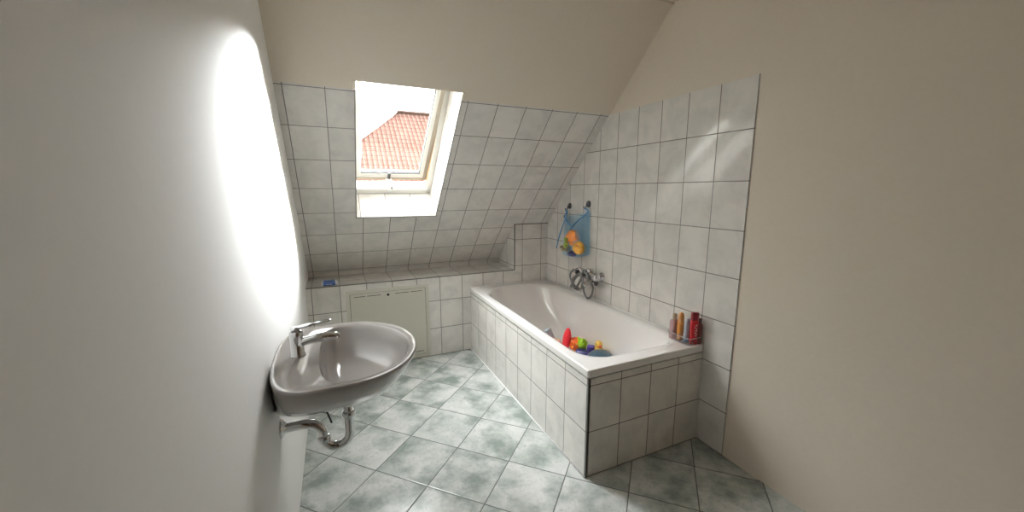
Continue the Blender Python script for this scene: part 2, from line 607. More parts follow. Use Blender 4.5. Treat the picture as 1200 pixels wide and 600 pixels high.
g.tube([(-TUB_W, KNEE_Y - 0.002, TUB_H), (0, KNEE_Y - 0.002, TUB_H)], 0.006, 8)
g.tube([(-0.002, KNEE_Y, TUB_H), (-0.002, 0.0, TUB_H)], 0.006, 8)
struct(g.build('trim_5', M['caulk']), 'white caulk line between bathtub and walls')
# shadow joint between slope and ceiling
g = G()
yc = KNEE_Y - (CEIL_Z - PIL_Z) / TANA
g.tube([(LEFT_X, yc - 0.004, CEIL_Z - 0.001), (0.004, yc - 0.004, CEIL_Z - 0.001)], 0.007, 8)
struct(g.build('trim_6', M['plaster']), 'plaster bead where slope meets ceiling')

# ------------------------------------------------------------------ skylight window
win = struct(empty('window_1', sp((WX0 + WX1) / 2, WS0, WD)), 'white skylight, its sash pushed open at the bottom')
FX0, FX1 = LX + 0.0, WX1
xs = lambda co: sp(co.x, co.y, co.z)
WT = 1.36
g = G()
g.box(FX0, FX1, WS0 - 0.005, WS0 + 0.045, WD, WD + 0.09, 0.003, xf=xs)         # bottom rail
g.box(FX0, FX0 + 0.035, WS0, WT, WD, WD + 0.09, 0.003, xf=xs)
g.box(FX1 - 0.036, FX1, WS0, WT, WD, WD + 0.09, 0.003, xf=xs)
g.box(FX0, FX1, WT - 0.04, WT + 0.01, WD, WD + 0.09, 0.003, xf=xs)
g.build('window_frame', M['window_white'], win)
g = G()
g.box(FX1 - 0.0375, FX1 - 0.0345, WS0 + 0.045, WT - 0.04, WD + 0.012, WD + 0.088, xf=xs)
g.build('wood_lining', M['window_wood'], win)
g = G()
g.box(-1.485, -1.425, WS0 + 0.036, WS0 + 0.0475, WD - 0.006, WD + 0.03, 0.002, xf=xs)
g.build('latch_plate', M['chrome'], win)
# sash, turned about its middle pivot
ANG = math.radians(6.0)
SPV, DPV = 0.76, WD + 0.035


def sash(co):
    ds, dn = co.y - SPV, co.z
    s = SPV + ds * math.cos(ANG) + dn * math.sin(ANG)
    n = DPV + dn * math.cos(ANG) - ds * math.sin(ANG)
    return sp(co.x, s, n)


AX0, AX1, AS0, AS1 = FX0 + 0.037, FX1 - 0.040, 0.235, 1.30
sashe = G()
sashe.box(AX0, AX0 + 0.055, AS0, AS1, -0.02, 0.03, 0.004, xf=sash)
sashe.box(AX1 - 0.055, AX1, AS0, AS1, -0.02, 0.03, 0.004, xf=sash)
sashe.box(AX0 + 0.05, AX1 - 0.05, AS0, AS0 + 0.062, -0.02, 0.03, 0.004, xf=sash)
sashe.box(AX0 + 0.05, AX1 - 0.05, AS1 - 0.06, AS1, -0.02, 0.03, 0.004, xf=sash)
so = sashe.build('sash', M['window_white'], win)
g = G()   # flush bevelled outer strip, painted beige
g.box(AX1 - 0.026, AX1 + 0.001, AS0, AS1, -0.0235, -0.018, 0.002, xf=sash)
g.box(AX0, AX1 - 0.024, AS0 - 0.001, AS0 + 0.026, -0.0235, -0.018, 0.002, xf=sash)
g.build('outer_strip', M['window_beige'], so)
g = G()
for (a, b, c, d) in ((AX0 + 0.055, AX1 - 0.055, AS0 + 0.062, AS0 + 0.067), (AX1 - 0.060, AX1 - 0.055, AS0 + 0.062, AS1 - 0.06), (AX0 + 0.055, AX0 + 0.06, AS0 + 0.062, AS1 - 0.06)):
    g.box(a, b, c, d, -0.012, 0.012, xf=sash)
g.build('glazing_seal', M['seal'], so)
g = G()
g.box(AX0 + 0.05, AX1 - 0.05, AS0 + 0.06, AS1 - 0.055, 0.002, 0.006, xf=sash)
g.build('glass_pane', M['glass'], so)
g = G()
g.box(-1.4665, -1.4435, AS0 + 0.018, AS0 + 0.085, -0.038, -0.022, 0.004, xf=sash)
g.build('window_handle', M['seal'], so)
g = G()
g.ball(sash(V((-1.458, AS0 + 0.012, -0.036))), (0.026, 0.017, 0.017))
g.build('handle_knob', M['window_white'], so)
# bar under the sash where the wood is bare
g = G()
g.box(AX0, AX1, AS0 - 0.006, AS0, -0.012, 0.03, xf=sash)
g.build('drip_edge', M['window_wood'], so)

# ------------------------------------------------------------------ outside: neighbour's roof and tree
def hip(a):
    """lower corner offset a along the 40 degree hips"""
    return a


hz, hyr, hx0, hx1, pit = 5.44, 20.0, 1.40, 7.4, 0.84
ev = 5.4
g = G()
A, B = V((hx0, hyr, hz)), V((hx1, hyr, hz))
e = [V((hx0 - ev, hyr - ev, hz - pit * ev)), V((hx1 + ev, hyr - ev, hz - pit * ev)), V((hx1 + ev, hyr + ev, hz - pit * ev)), V((hx0 - ev, hyr + ev, hz - pit * ev))]
sl_len = ev * math.hypot(1, pit)


def rf(pts, ax):
    uvs = []
    for p in pts:
        drop = (hz - p.z) / pit * math.hypot(1, pit)
        uvs.append(((p.x if ax == 0 else p.y) + 30, -drop + 30))
    g.face(pts, uvs)


rf([e[0], e[1], B, A], 0); rf([e[2], e[3], A, B], 0); rf([e[1], e[2], B], 1); rf([e[3], e[0], A], 1)
house = tag(empty('house', (4.4, hyr, -3.2)), 'neighbouring house with red tiled hip roof seen through the skylight', 'house')
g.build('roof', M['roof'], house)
g = G()
for p, q in ((A, e[0]), (A, e[3]), (B, e[1]), (B, e[2]), (A, B)):
    g.tube([p + V((0, 0, .02)), q + V((0, 0, .02))], 0.09, 8)
g.build('ridge_tiles', simple('ridge clay', (0.085, 0.038, 0.03), 0.8, noise=0.15, nscale=4), house)
g = G()
g.box(hx0 - ev + .5, hx1 + ev - .5, hyr - ev + .5, hyr + ev - .5, -3.2, hz - pit * ev + 0.35)
g.build('house_wall', M['render_wall'], house)

g = G()
tr_n = G()


def branch(gg, p, d, ln, r, lev):
    pts, rs = [p], [r]
    q = p.copy(); dd = d.normalized()
    n = 4
    for i in range(n):
        dd = (dd + V((random.uniform(-.16, .16), random.uniform(-.16, .16), random.uniform(-.03, .14)))).normalized()
        q = q + dd * ln / n
        pts.append(q.copy()); rs.append(r * (1 - 0.45 * (i + 1) / n))
    gg.tube(pts, rs, 5)
    if lev == 0:
        return
    for k in range(3):
        i = (2, 3, 4)[k]
        ax = V((random.uniform(-1, 1), random.uniform(-1, 1), random.uniform(-.1, .6))).normalized()
        nd_ = (dd * 0.75 + ax * 0.75).normalized()
        branch(tr_n, pts[i], nd_, ln * random.uniform(.58, .8), rs[i] * 0.74, lev - 1)


tx, ty = 2.1, 27.0
tree = tag(empty('bare_tree', (tx, ty, -3.2)), 'leafless tree rising behind the red hip roof', 'tree')
gt = G()
gt.tube([(tx, ty, -3.2), (tx + .05, ty, 0), (tx - .05, ty, 3.0), (tx, ty, 4.6)], [0.26, 0.20, 0.16, 0.10], 10)
gt.build('trunk', M['bark'], tree)
for k, (dx, dy) in enumerate(((-.75, .1), (-.35, -.3), (.05, .2), (.4, -.1), (.8, .2))):
    branch(tr_n, V((tx, ty, 4.0 + .12 * k)), V((dx, dy, 1.0)), 2.1, 0.12, 3)
tr_n.build('branches', M['bark'], tree)
g = G()
g.box(-40, 60, 4.5, 90, -3.4, -3.2)
struct(g.build('ground', M['lawn']), 'garden lawn below the skylight')

# ------------------------------------------------------------------ BATHTUB
def rrect(x0, x1, y0, y1, rad, z, nc=14):
    """rounded rectangle; rad = radii at (x0,y0),(x1,y0),(x1,y1),(x0,y1)"""
    cs = [(x0, y0, 1, 1, PI), (x1, y0, -1, 1, 1.5 * PI), (x1, y1, -1, -1, 0), (x0, y1, 1, -1, .5 * PI)]
    pts = []
    for (cx, cy, sx, sy, a0), r in zip(cs, rad):
        ox, oy = cx + sx * r, cy + sy * r
        for k in range(nc + 1):
            a = a0 + .5 * PI * k / nc
            pts.append(V((ox + r * math.cos(a), oy + r * math.sin(a), z)))
    # subdivide the straight runs so the bowl shades smoothly
    out = []
    n = len(pts)
    for i in range(n):
        out.append(pts[i])
        if (i + 1) % (nc + 1) == 0:
            for j in range(1, 8):
                out.append(pts[i].lerp(pts[(i + 1) % n], j / 8))
    return out


tub = tag(empty('bathtub', (-TUB_W / 2, TUB_L / 2, 0)), 'built-in white bathtub with tiled apron against the right wall', 'bathtub')
g = G()
x0, x1, y0, y1 = -0.728, -0.062, 0.098, 1.728
R4 = (0.17, 0.12, 0.26, 0.26)
W_, L_ = TUB_W, TUB_L - 0.002
loops = [
    rrect(-W_ + .012, -.004, .012, L_ - .003, (.004,) * 4, TUB_H - .044),
    rrect(-W_ - .004, -.002, -.004, L_, (.012,) * 4, TUB_H - .040),
    rrect(-W_ - .0045, -.002, -.0045, L_, (.012,) * 4, TUB_H - .034),
    rrect(-W_ - .005, -.002, -.005, L_, (.012,) * 4, TUB_H - .009),
    rrect(-W_ - .005, -.002, -.005, L_, (.012,) * 4, TUB_H - .004),
    rrect(-W_ - .0035, -.003, -.0035, L_ - .001, (.012,) * 4, TUB_H - .0008),
    rrect(-W_ + .001, -.006, .001, L_ - .004, (.012,) * 4, TUB_H),
    rrect(-W_ + .008, -.010, .008, L_ - .010, (.012,) * 4, TUB_H),
]
for ins, z, far, k in ((-.036, .0, 0, 0), (-.026, .0, 0, 0), (-.015, -.0008, 0, 0), (-.004, -.004, .001, 0), (.005, -.010, .003, 0), (.012, -.020, .006, 0), (.017, -.036, .013, .005), (.025, -.08, .04, .02), (.035, -.14, .085, .03),
                       (.046, -.21, .15, .04), (.058, -.275, .22, .05), (.070, -.318, .285, .06), (.088, -.343, .34, .07), (.120, -.357, .41, .07), (.19, -.365, .52, .07)):
    near = ins * 1.35
    loops.append(rrect(x0 + ins, x1 - ins, y0 + near, y1 - far - ins * .4, tuple(max(.03, r - k * .6) for r in R4), TUB_H + z))
g.loft(loops, False, True)
shell = g.build('tub_shell', M['enamel'], tub)
for p in shell.data.polygons:
    p.use_smooth = True
g = G()
g.box(-TUB_W, -TUB_W + 0.016, 0.0, TUB_L, 0, TUB_H - .049, uvf=lambda co, n: (uyt(co.y), vz(co.z)))
g.build('side_panel', M['wall_tile'], tub)
g = G()
g.box(-TUB_W + .0005, -.0015, 0.0, 0.016, 0, TUB_H - .049, uvf=lambda co, n: (co.x + 0.587, vz(co.z)))
g.build('end_panel', M['wall_tile'], tub)
g = G()
g.box(-TUB_W - .0015, -TUB_W + .006, -.0025, .004, 0.001, TUB_H - .049)
g.build('corner_trim', M['edge_trim'], tub)
g = G()
g.lathe((-0.40, 0.62, TUB_H - .3635), (0, 0, 1), [(.034, 0), (.034, .003), (.026, .004), (.010, .0025), (0, .0025)], cap1=False)
g.build('drain', M['chrome'], tub)
# ------------------------------------------------------------------ ACCESS PANEL in the knee wall
pan = tag(empty('access_panel', (-1.5, KNEE_Y, 0.02)), 'cream steel access panel set in the knee wall behind the washbasin', 'access panel')
px0, px1, pz0, pz1 = -1.832, -1.176, 0.012, 0.662
g = G()
t_ = .026
for (a, b, c, d) in ((px0, px1, pz1 - t_, pz1), (px0, px1, pz0, pz0 + t_), (px0, px0 + t_, pz0 + t_, pz1 - t_), (px1 - t_, px1, pz0 + t_, pz1 - t_)):
    g.box(a, b, KNEE_Y - .009, KNEE_Y - .0005, c, d, .0015)
g.build('panel_frame', M['panel'], pan)
g = G()
g.box(px0 + t_ + .003, px1 - t_ - .003, KNEE_Y - .0085, KNEE_Y - .0005, pz0 + t_ + .003, pz1 - t_ - .003, .002)
pd = g.build('panel_door', M['panel'], pan)
g = G()
g.box(px0 + t_ - .001, px1 - t_ + .001, KNEE_Y - .002, KNEE_Y - .0004, pz0 + t_ - .001, pz1 - t_ + .001)
g.build('shadow_gap', M['panel_dark'], pan)
for (a, b) in ((-1.775, -1.690), (-1.675, -1.570), (-1.455, -1.345), (-1.330, -1.235)):
    g = G(); g.box(a, b, KNEE_Y - .0095, KNEE_Y - .0080, .608, .6125)
    g.build('vent_slot', M['panel_dark'], pd)
    g = G(); g.box(a, b, KNEE_Y - .0095, KNEE_Y - .0080, .066, .0705)
    g.build('vent_slot', M['panel_dark'], pd)
g = G()
g.lathe((-1.512, KNEE_Y - .008, .606), (0, -1, 0), [(.011, 0), (.011, .004), (.006, .005), (0, .004)], cap1=False)
g.build('lock', M['black_plastic'], pd)

# ------------------------------------------------------------------ WASHBASIN
BZ = 0.85
BC = V((-1.865, 0.11, 0))
NB = 96


def basin_out(k, z, shx=0.0, fx=None, fb=None):
    pts = []
    for i in range(NB):
        a = 2 * PI * i / NB
        c, s = math.cos(a), math.sin(a)
        if c >= 0:
            x, y = .264 * c, .322 * s
        else:
            n = 2 / 5.0
            x = -(.2435) * abs(c) ** n
            y = .322 * math.copysign(abs(s) ** .72, s)
        kx = k if c >= 0 else (fb if fb is not None else k)
        pts.append(V((BC.x + shx + x * kx, BC.y + y * k, z)))
    return pts


def basin_in(k, z, shx=0.0):
    pts = []
    for i in range(NB):
        a = 2 * PI * i / NB
        c, s = math.cos(a), math.sin(a)
        if c >= 0:
            x, y = .238 * c, .285 * s
        else:
            x = -.095 * abs(c) ** .55
            y = .285 * math.copysign(abs(s) ** .8, s)
        pts.append(V((BC.x + shx + x * k, BC.y + y * k, z)))
    return pts


ba = tag(empty('washbasin', (LEFT_X, 0.11, BZ - .2)), 'white oval wall-hung washbasin with a chrome tap', 'washbasin')
g = G()
lp = [basin_out(.18, BZ - .178, -.02, fb=.5), basin_out(.28, BZ - .176, -.015, fb=1), basin_out(.45, BZ - .166, -.01, fb=1), basin_out(.63, BZ - .139, fb=1), basin_out(.78, BZ - .102, fb=1),
      basin_out(.90, BZ - .060, fb=1), basin_out(.97, BZ - .026, fb=1), basin_out(.998, BZ - .010, fb=1), basin_out(1.0, BZ - .004, fb=1), basin_out(.988, BZ + .001, fb=1), basin_out(.965, BZ, fb=.985),
      basin_in(1.0, BZ - .004), basin_in(.985, BZ - .009), basin_in(.96, BZ - .022), basin_in(.90, BZ - .060), basin_in(.80, BZ - .102), basin_in(.64, BZ - .130, -.005), basin_in(.42, BZ - .146, -.012), basin_in(.2, BZ - .152, -.016), basin_in(.10, BZ - .153, -.018)]
g.loft(lp, True, True)
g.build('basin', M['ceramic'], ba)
g = G()
g.lathe((BC.x - .018, BC.y, BZ - .153), (0, 0, 1), [(.03, 0), (.03, .003), (.022, .005), (0, .006)], cap1=False)
g.build('drain_plug', M['chrome'], ba)
tp = tag(empty('basin_tap', (-2.03, .11, BZ)), 'chrome single-lever tap on the washbasin', 'tap')
g = G()
g.lathe((-2.03, .11, BZ - .003), (0, 0, 1), [(.027, 0), (.027, .006), (.023, .010), (.0225, .07), (.024, .078), (.023, .092), (.016, .100), (0, .102)], cap1=False)
g.build('tap_body', M['chrome'], tp)
g = G()
g.tube(smooth_path([(-2.03, .11, BZ + .046), (-1.99, .11, BZ + .054), (-1.935, .11, BZ + .058), (-1.90, .11, BZ + .056), (-1.886, .11, BZ + .050)], 6), [.017] * 13 + [.0155] * 7 + [.013] * 4 + [.009], 14, flat=1.0)
g.build('spout', M['chrome'], tp)
g = G()
g.tube(smooth_path([(-2.045, .11, BZ + .100), (-2.01, .11, BZ + .108), (-1.95, .11, BZ + .117), (-1.908, .11, BZ + .121)], 6), [.019] * 4 + [.014] * 6 + [.011] * 8 + [.007], 14, flat=.45)
g.build('lever', M['chrome'], tp)

# ------------------------------------------------------------------ SIPHON TRAP
st = tag(empty('siphon_trap', (-1.9, .11, .45)), 'chrome U-shaped siphon trap under the washbasin', 'siphon')
g = G()
ux0, ur, uzc = -1.874, .047, .498
pts = [V((ux0, .11, BZ - .2)), V((ux0, .11, .56)), V((ux0, .11, uzc))]
for k in range(1, 13):
    a = -PI * k / 12
    pts.append(V((ux0 - ur + ur * math.cos(a), .11, uzc + ur * math.sin(a))))
pts += smooth_path([(ux0 - 2 * ur, .11, .505), (ux0 - 2 * ur - .006, .11, .533), (ux0 - 2 * ur - .03, .11, .560), (ux0 - 2 * ur - .065, .11, .570), (LEFT_X + .01, .11, .572)], 6)[1:]
g.tube(pts, .0185, 18)
g.build('trap_pipe', M['chrome'], st)
for (c, ax) in (((ux0, .11, .578), (0, 0, 1)), ((ux0, .11, .628), (0, 0, 1)), ((ux0 - 2 * ur, .11, .497), (0, 0, 1))):
    g = G()
    g.lathe(c, ax, [(.0185, -.014), (.0255, -.012), (.027, 0), (.0255, .008), (.021, .012), (.0185, .013)], 20)
    g.build('coupling_nut', M['chrome'], st)
g = G()
g.lathe((LEFT_X, .11, .572), (1, 0, 0), [(.036, 0), (.034, .006), (.024, .012), (.019, .02)])
g.build('wall_rosette', M['chrome'], st)
g = G()
g.tube([(-2.02, .13, .63), (-1.955, .13, .60), (-1.950, .13, .585), (-1.938, .13, .540)], .004, 8)
g.lathe((-1.96, .13, .592), (0, 0, 1), [(.009, 0), (.011, .008), (.009, .02), (.004, .024)], 12)
g.build('pop_up_rod', M['black_plastic'], st)

# ------------------------------------------------------------------ BATH MIXER and HAND SHOWER
mx = tag(empty('bath_mixer', (0, 1.0, .79)), 'chrome bath mixer tap on the tiled wall above the bathtub', 'tap')
MZ, MY = .792, 1.02
for y in (MY - .075, MY + .075):
    g = G()
    g.lathe((0, y, MZ), (-1, 0, 0), [(.034, 0), (.033, .008), (.024, .018), (.019, .024), (.019, .05)], 24)
    g.build('escutcheon', M['chrome'], mx)
g = G()
g.lathe((-.066, MY - .112, MZ), (0, 1, 0), [(.016, 0), (.028, .004), (.031, .016), (.032, .06), (.035, .075), (.037, .105), (.035, .135), (.030, .165), (.028, .190), (.024, .205), (.010, .210)], 28)
g.build('mixer_body', M['chrome'], mx)
g = G()
g.lathe((-.066, MY, MZ + .018), (0, 0, 1), [(.030, 0), (.030, .026), (.024, .036), (0, .039)], 24, cap1=False)
g.tube(smooth_path([(-.066, MY, MZ + .046), (-.11, MY + .012, MZ + .050), (-.16, MY + .028, MZ + .053), (-.205, MY + .040, MZ + .058)], 6), [.013] * 6 + [.010] * 7 + [.008] * 6, 12, flat=.55)
g.build('lever', M['chrome'], mx)
g = G()
g.tube(smooth_path([(-.066, MY - .055, MZ - .012), (-.088, MY - .055, MZ - .034), (-.125, MY - .055, MZ - .046), (-.152, MY - .055, MZ - .064)], 6), .017, 14)
g.build('spout', M['chrome'], mx)
for dy, r in ((-.088, .017), (-.02, .014)):
    g = G()
    g.lathe((-.066, MY + dy, MZ - .026), (0, 0, -1), [(r, 0), (r, .018), (r * .8, .022), (r * .8, .034)], 20)
    g.build('diverter_knob', M['black_plastic'], mx)
g = G()
g.box(-.120, -.060, MY + .088, MY + .124, MZ - .008, MZ + .044, .008)
g.build('shower_holder', M['black_plastic'], mx)

hs = tag(empty('hand_shower', (-.11, 1.05, .62)), 'chrome hand shower with coiled hose hooked on the bath mixer', 'hand shower')
g = G()
hp = smooth_path([(-.066, 1.0, MZ - .055), (-.060, .975, .70), (-.062, .995, .630), (-.068, 1.04, .602), (-.072, 1.078, .645), (-.075, 1.085, .72), (-.085, 1.10, .785), (-.095, 1.16, .808), (-.100, 1.215, .795), (-.105, 1.238, .750),
                  (-.105, 1.20, .700), (-.105, 1.12, .672), (-.105, 1.03, .695), (-.110, .975, .755), (-.112, .99, .812), (-.115, 1.05, .818), (-.118, 1.12, .780), (-.122, 1.18, .728), (-.122, 1.17, .690),
                  (-.125, 1.10, .665), (-.128, 1.03, .700), (-.130, 1.015, .76), (-.132, 1.06, .792), (-.132, 1.12, .755), (-.132, 1.150, .705), (-.134, 1.10, .690), (-.136, 1.06, .735), (-.136, 1.03, .790), (-.136, 1.075, .800), (-.134, 1.14, .735), (-.128, 1.185, .672)], 8)
g.tube(hp, .0085, 10)
g.build('hose', M['chrome_dull'], hs)
g = G()
g.tube(smooth_path([(-.105, 1.062, .690), (-.108, 1.058, .745), (-.115, 1.052, .805), (-.130, 1.045, .838)], 6), [.009] * 5 + [.011] * 8 + [.013] * 6, 14)
g.build('handle', M['chrome'], hs)
g = G()
g.lathe((-.128, 1.045, .836), (-.80, .2, -.45), [(.010, -.014), (.024, -.008), (.031, .004), (.031, .013), (.027, .015)], 24)
g.build('shower_head', M['chrome'], hs)
g = G()
g.lathe((-.128, 1.185, .676), (.1, .35, -.75), [(.008, -.006), (.010, 0), (.010, .022), (.007, .026)], 14)
g.build('hose_nut', M['chrome'], hs)

# ------------------------------------------------------------------ HOOKS AND TOY NET
H1, H2 = V((0, 1.426, 1.325)), V((0, 1.152, 1.350))
for H, lab in ((H1, 'black wall hook holding the folded left corner of the blue toy net'), (H2, 'black wall hook holding the right corner of the blue toy net')):
    hk = tag(empty('wall_hook', H), lab, 'hook', 'black wall hooks above the bathtub')
    g = G(); g.lathe(H, (-1, 0, 0), [(.026, 0), (.026, .005), (.018, .013), (.012, .016)], 24)
    g.build('suction_disc', M['black_plastic'], hk)
    g = G(); g.tube(smooth_path([H + V((-.012, 0, .004)), H + V((-.022, 0, -.002)), H + V((-.026, 0, -.022)), H + V((-.034, 0, -.036)), H + V((-.045, 0, -.030)), H + V((-.047, 0, -.018))], 5), .0045, 10)
    g.build('hook_prong', M['black_plastic'], hk)

net = tag(empty('toy_net', (-.03, 1.28, .92)), 'blue mesh bath-toy net hanging from two black wall hooks', 'net bag')
TLc, TRc = V((-.020, 1.452, 1.236)), V((-.020, 1.112, 1.288))
BLc, BRc = V((-.020, 1.492, .905)), V((-.020, 1.105, .945))


def sheet(gg, fx, nu=22, nv=22, topf=None):
    rows = []
    for j in range(nv + 1):
        v = j / nv
        row = []
        for i in range(nu + 1):
            u = i / nu
            top = TLc.lerp(TRc, u) if topf is None else topf(u)
            bot = BLc.lerp(BRc, u)
            bot.z -= .030 * math.sin(PI * u) + .004 * math.sin(9 * u)
            p = top.lerp(bot, v)
            p.x = -.006 - fx(u, v)
            p.y += .006 * math.sin(7 * v + 5 * u)
            row.append((p, (p.y, p.z)))
        rows.append(row)
    for j in range(nv):
        for i in range(nu):
            q = [rows[j][i], rows[j][i + 1], rows[j + 1][i + 1], rows[j + 1][i]]
            gg.face([a for a, _ in q], [b for _, b in q], smooth=True)


def topV(u):
    P0, P1, P2 = TLc, V((-.03, 1.318, 1.152)), TRc
    return P0.lerp(P1, u / .42) if u < .42 else P1.lerp(P2, (u - .42) / .58)


g = G(); sheet(g, lambda u, v: .003 + .004 * math.sin(PI * u))
g.build('net_back', M['net'], net)
fr_x = lambda u, v: .012 + .110 * (math.sin(PI * min(1, max(0, u))) ** .6) * (math.sin(PI * min(1, .1 + v * .80)) ** .8) * (0.35 + .65 * v)
g = G(); sheet(g, fr_x, topf=topV)
g.build('net_front', M['net'], net)
g = G()
mid = V((-.045, 1.318, 1.152))
g.tube(smooth_path([H2 + V((-.040, -.004, -.030)), TRc + V((-.004, .012, 0)), V((-.040, 1.215, 1.225)), mid, V((-.05, 1.36, 1.10))], 6), .0055, 8)
g.tube(smooth_path([TLc + V((-.008, .025, .0)), V((-.035, 1.40, 1.182)), mid], 6), .0055, 8)
g.tube(smooth_path([H1 + V((-.040, 0, -.032)), V((-.030, 1.42, 1.268)), TLc + V((-.008, .025, .0))], 6), .0050, 8)
g.build('rim_cord', M['cord'], net)
g = G()
g.tube(smooth_path([H1 + V((-.040, .004, -.034)), V((-.035, 1.425, 1.24)), V((-.05, 1.445, 1.17)), V((-.052, 1.50, 1.07)), V((-.040, 1.575, .935))], 6), .0058, 8)
g.build('dangling_strap', M['cord'], net)
g = G()
g.tube(smooth_path([H2 + V((-.042, .004, -.036)), V((-.03, 1.135, 1.27)), V((-.022, 1.118, 1.16)), V((-.022, 1.110, 1.04)), BRc], 6), .0030, 8)
M['seam'] = simple('pale blue seam', (0.25, 0.48, 0.66), .7, noise=.1)
g.build('side_seam', M['seam'], net)
g = G()
g.tube(smooth_path([TLc, V((-.022, 1.465, 1.12)), V((-.022, 1.48, 1.0)), BLc], 6), .0025, 8)
g.build('side_seam', M['seam'], net)

# toys inside the net
t_or = G().ball((-.058, 1.282, 1.066), (.046, .080, .062))
for k in range(6):
    a = 2 * PI * k / 6
    t_or.ball((-.055 + .02 * math.sin(a) - .02, 1.282 + .070 * math.cos(a), 1.066 + .053 * math.sin(a)), (.014, .018, .018), 12)
tag(t_or.build('toy_ball', plastic('orange toy', (.86, .30, .07))), 'large orange toy ball at the top of the toy net', 'toy')
du = tag(empty('toy_duck', (-.06, 1.205, .94)), 'yellow-orange rubber animal low at the right in the toy net', 'toy')
g = G(); g.ball((-.062, 1.182, .990), (.046, .062, .054)); g.ball((-.080, 1.150, 1.022), (.028, .031, .030)); g.ball((-.060, 1.235, .995), (.018, .03, .016))
g.build('body', plastic('amber toy', (.84, .44, .07)), du)
g = G(); g.ball((-.106, 1.142, 1.018), (.014, .012, .006), 12)
g.build('beak', plastic('orange beak', (.80, .20, .03)), du)
fr = tag(empty('toy_figure', (-.075, 1.355, .96)), 'small green toy figure between the balls in the toy net', 'toy')
g = G(); g.ball((-.116, 1.300, 1.050), (.017, .019, .020), 14); g.ball((-.114, 1.303, 1.008), (.018, .022, .030), 14); g.tube([(-.112, 1.285, 1.02), (-.115, 1.268, 1.0)], .007, 8); g.tube([(-.112, 1.320, 1.02), (-.115, 1.336, 1.0)], .007, 8)
g.build('body', plastic('green toy', (.36, .46, .08)), fr)
ol = tag(empty('toy_turtle', (-.06, 1.41, .93)), 'olive and brown toy animal low at the left in the toy net', 'toy')
g = G(); g.ball((-.070, 1.352, .970), (.034, .048, .028)); g.ball((-.10, 1.39, .975), (.015, .018, .014), 12)
g.build('shell', plastic('olive toy', (.22, .18, .07)), ol)
M['tan'] = plastic('tan toy', (.50, .35, .14))
for dy, dx in ((-.035, -.02), (.03, -.025), (-.035, .015), (.03, .015)):
    g = G(); g.ball((-.070 + dx, 1.352 + dy, .950), (.012, .015, .008), 10)
    g.build('flipper', M['tan'], ol)
bo = G().ball((-.078, 1.262, .928), (.032, .052, .018))
bo.box(-.095, -.065, 1.242, 1.280, .936, .958, .006)
tag(bo.build('toy_boat', plastic('indigo toy', (.05, .05, .16))), 'dark blue toy boat at the bottom of the toy net', 'toy')

# ------------------------------------------------------------------ TOYS IN THE BATHTUB
TZ = TUB_H - .365        # tub floor
before = set(bpy.data.objects)


def cup(gg, c, r, h, axis, wall=.004):
    gg.lathe(c, axis, [(r * .78, 0), (r * .80, .002), (r, h), (r, h + .001), (r - wall, h), (r * .78 - wall, .006), (0, .005)], 28, True, False)


def frame_at(c, rx, ry, rz):
    return Matrix.Translation(V(c)) @ Matrix.Rotation(rz, 4, 'Z') @ Matrix.Rotation(ry, 4, 'Y') @ Matrix.Rotation(rx, 4, 'X')


# red oval hull standing on end
g = G()
rb = tag(empty('toy_boat', (-.265, 1.01, TZ)), 'red oval toy boat hull standing on end in the bathtub', 'toy')
m = frame_at((-.265, 1.010, .323), 0.12, math.radians(8), math.radians(-25))
t = bmesh.new(); bmesh.ops.create_uvsphere(t, u_segments=28, v_segments=18, radius=1)
for v in t.verts:
    x, y, z = v.co
    v.co = V((x * .028 * (1 + .25 * (x > 0)), y * .062, z * .098))
g.add(t, 0, None, m)
g.build('hull', plastic('red toy', (.72, .015, .03)), rb)
g = G()
t = bmesh.new(); bmesh.ops.create_uvsphere(t, u_segments=20, v_segments=10, radius=1)
for v in t.verts:
    v.co = V((v.co.x * .032, v.co.y * .050, v.co.z * .020 - .098))
g.add(t, 0, None, m)
g.build('white_base', plastic('white toy', (.84, .80, .76)), rb)
# grey-blue cup, leftmost
g = G(); cup(g, (-.30, 1.190, TZ + .038), .050, .085, (-.35, .35, .8))
tag(g.build('toy_cup', plastic('grey blue toy', (.42, .49, .55))), 'grey-blue toy cup, leftmost toy in the bathtub', 'toy')
# peach figure
pe = tag(empty('toy_fish', (-.30, 1.11, TZ)), 'peach toy fish between the grey-blue cup and the red hull', 'toy')
g = G(); g.ball((-.29, 1.100, TZ + .044), (.030, .038, .036)); g.ball((-.31, 1.13, TZ + .058), (.018, .020, .022), 12)
g.build('body', plastic('peach toy', (.84, .55, .36)), pe)
g = G(); g.ball((-.30, 1.068, TZ + .052), (.008, .018, .024), 12)
g.build('tail', plastic('pink toy', (.80, .42, .34)), pe)
# orange ball with holes
ob = tag(empty('toy_ball', (-.235, .985, TZ)), 'orange-red knobbly toy ball beside the red hull in the bathtub', 'toy')
g = G(); g.ball((-.220, .950, TZ + .080), .050, 24)
g.build('ball', plastic('orange red toy', (.82, .13, .02)), ob)
for k in range(22):
    zz = 1 - 2 * (k + .5) / 22; rr = math.sqrt(1 - zz * zz); a = k * 2.39996
    g = G(); g.ball((-.220 + .048 * rr * math.cos(a), .950 + .048 * rr * math.sin(a), TZ + .080 + .048 * zz), .008, 10)
    g.build('knob', plastic('amber knob', (.86, .34, .03)) if k == 0 else bpy.data.materials['amber knob'], ob)
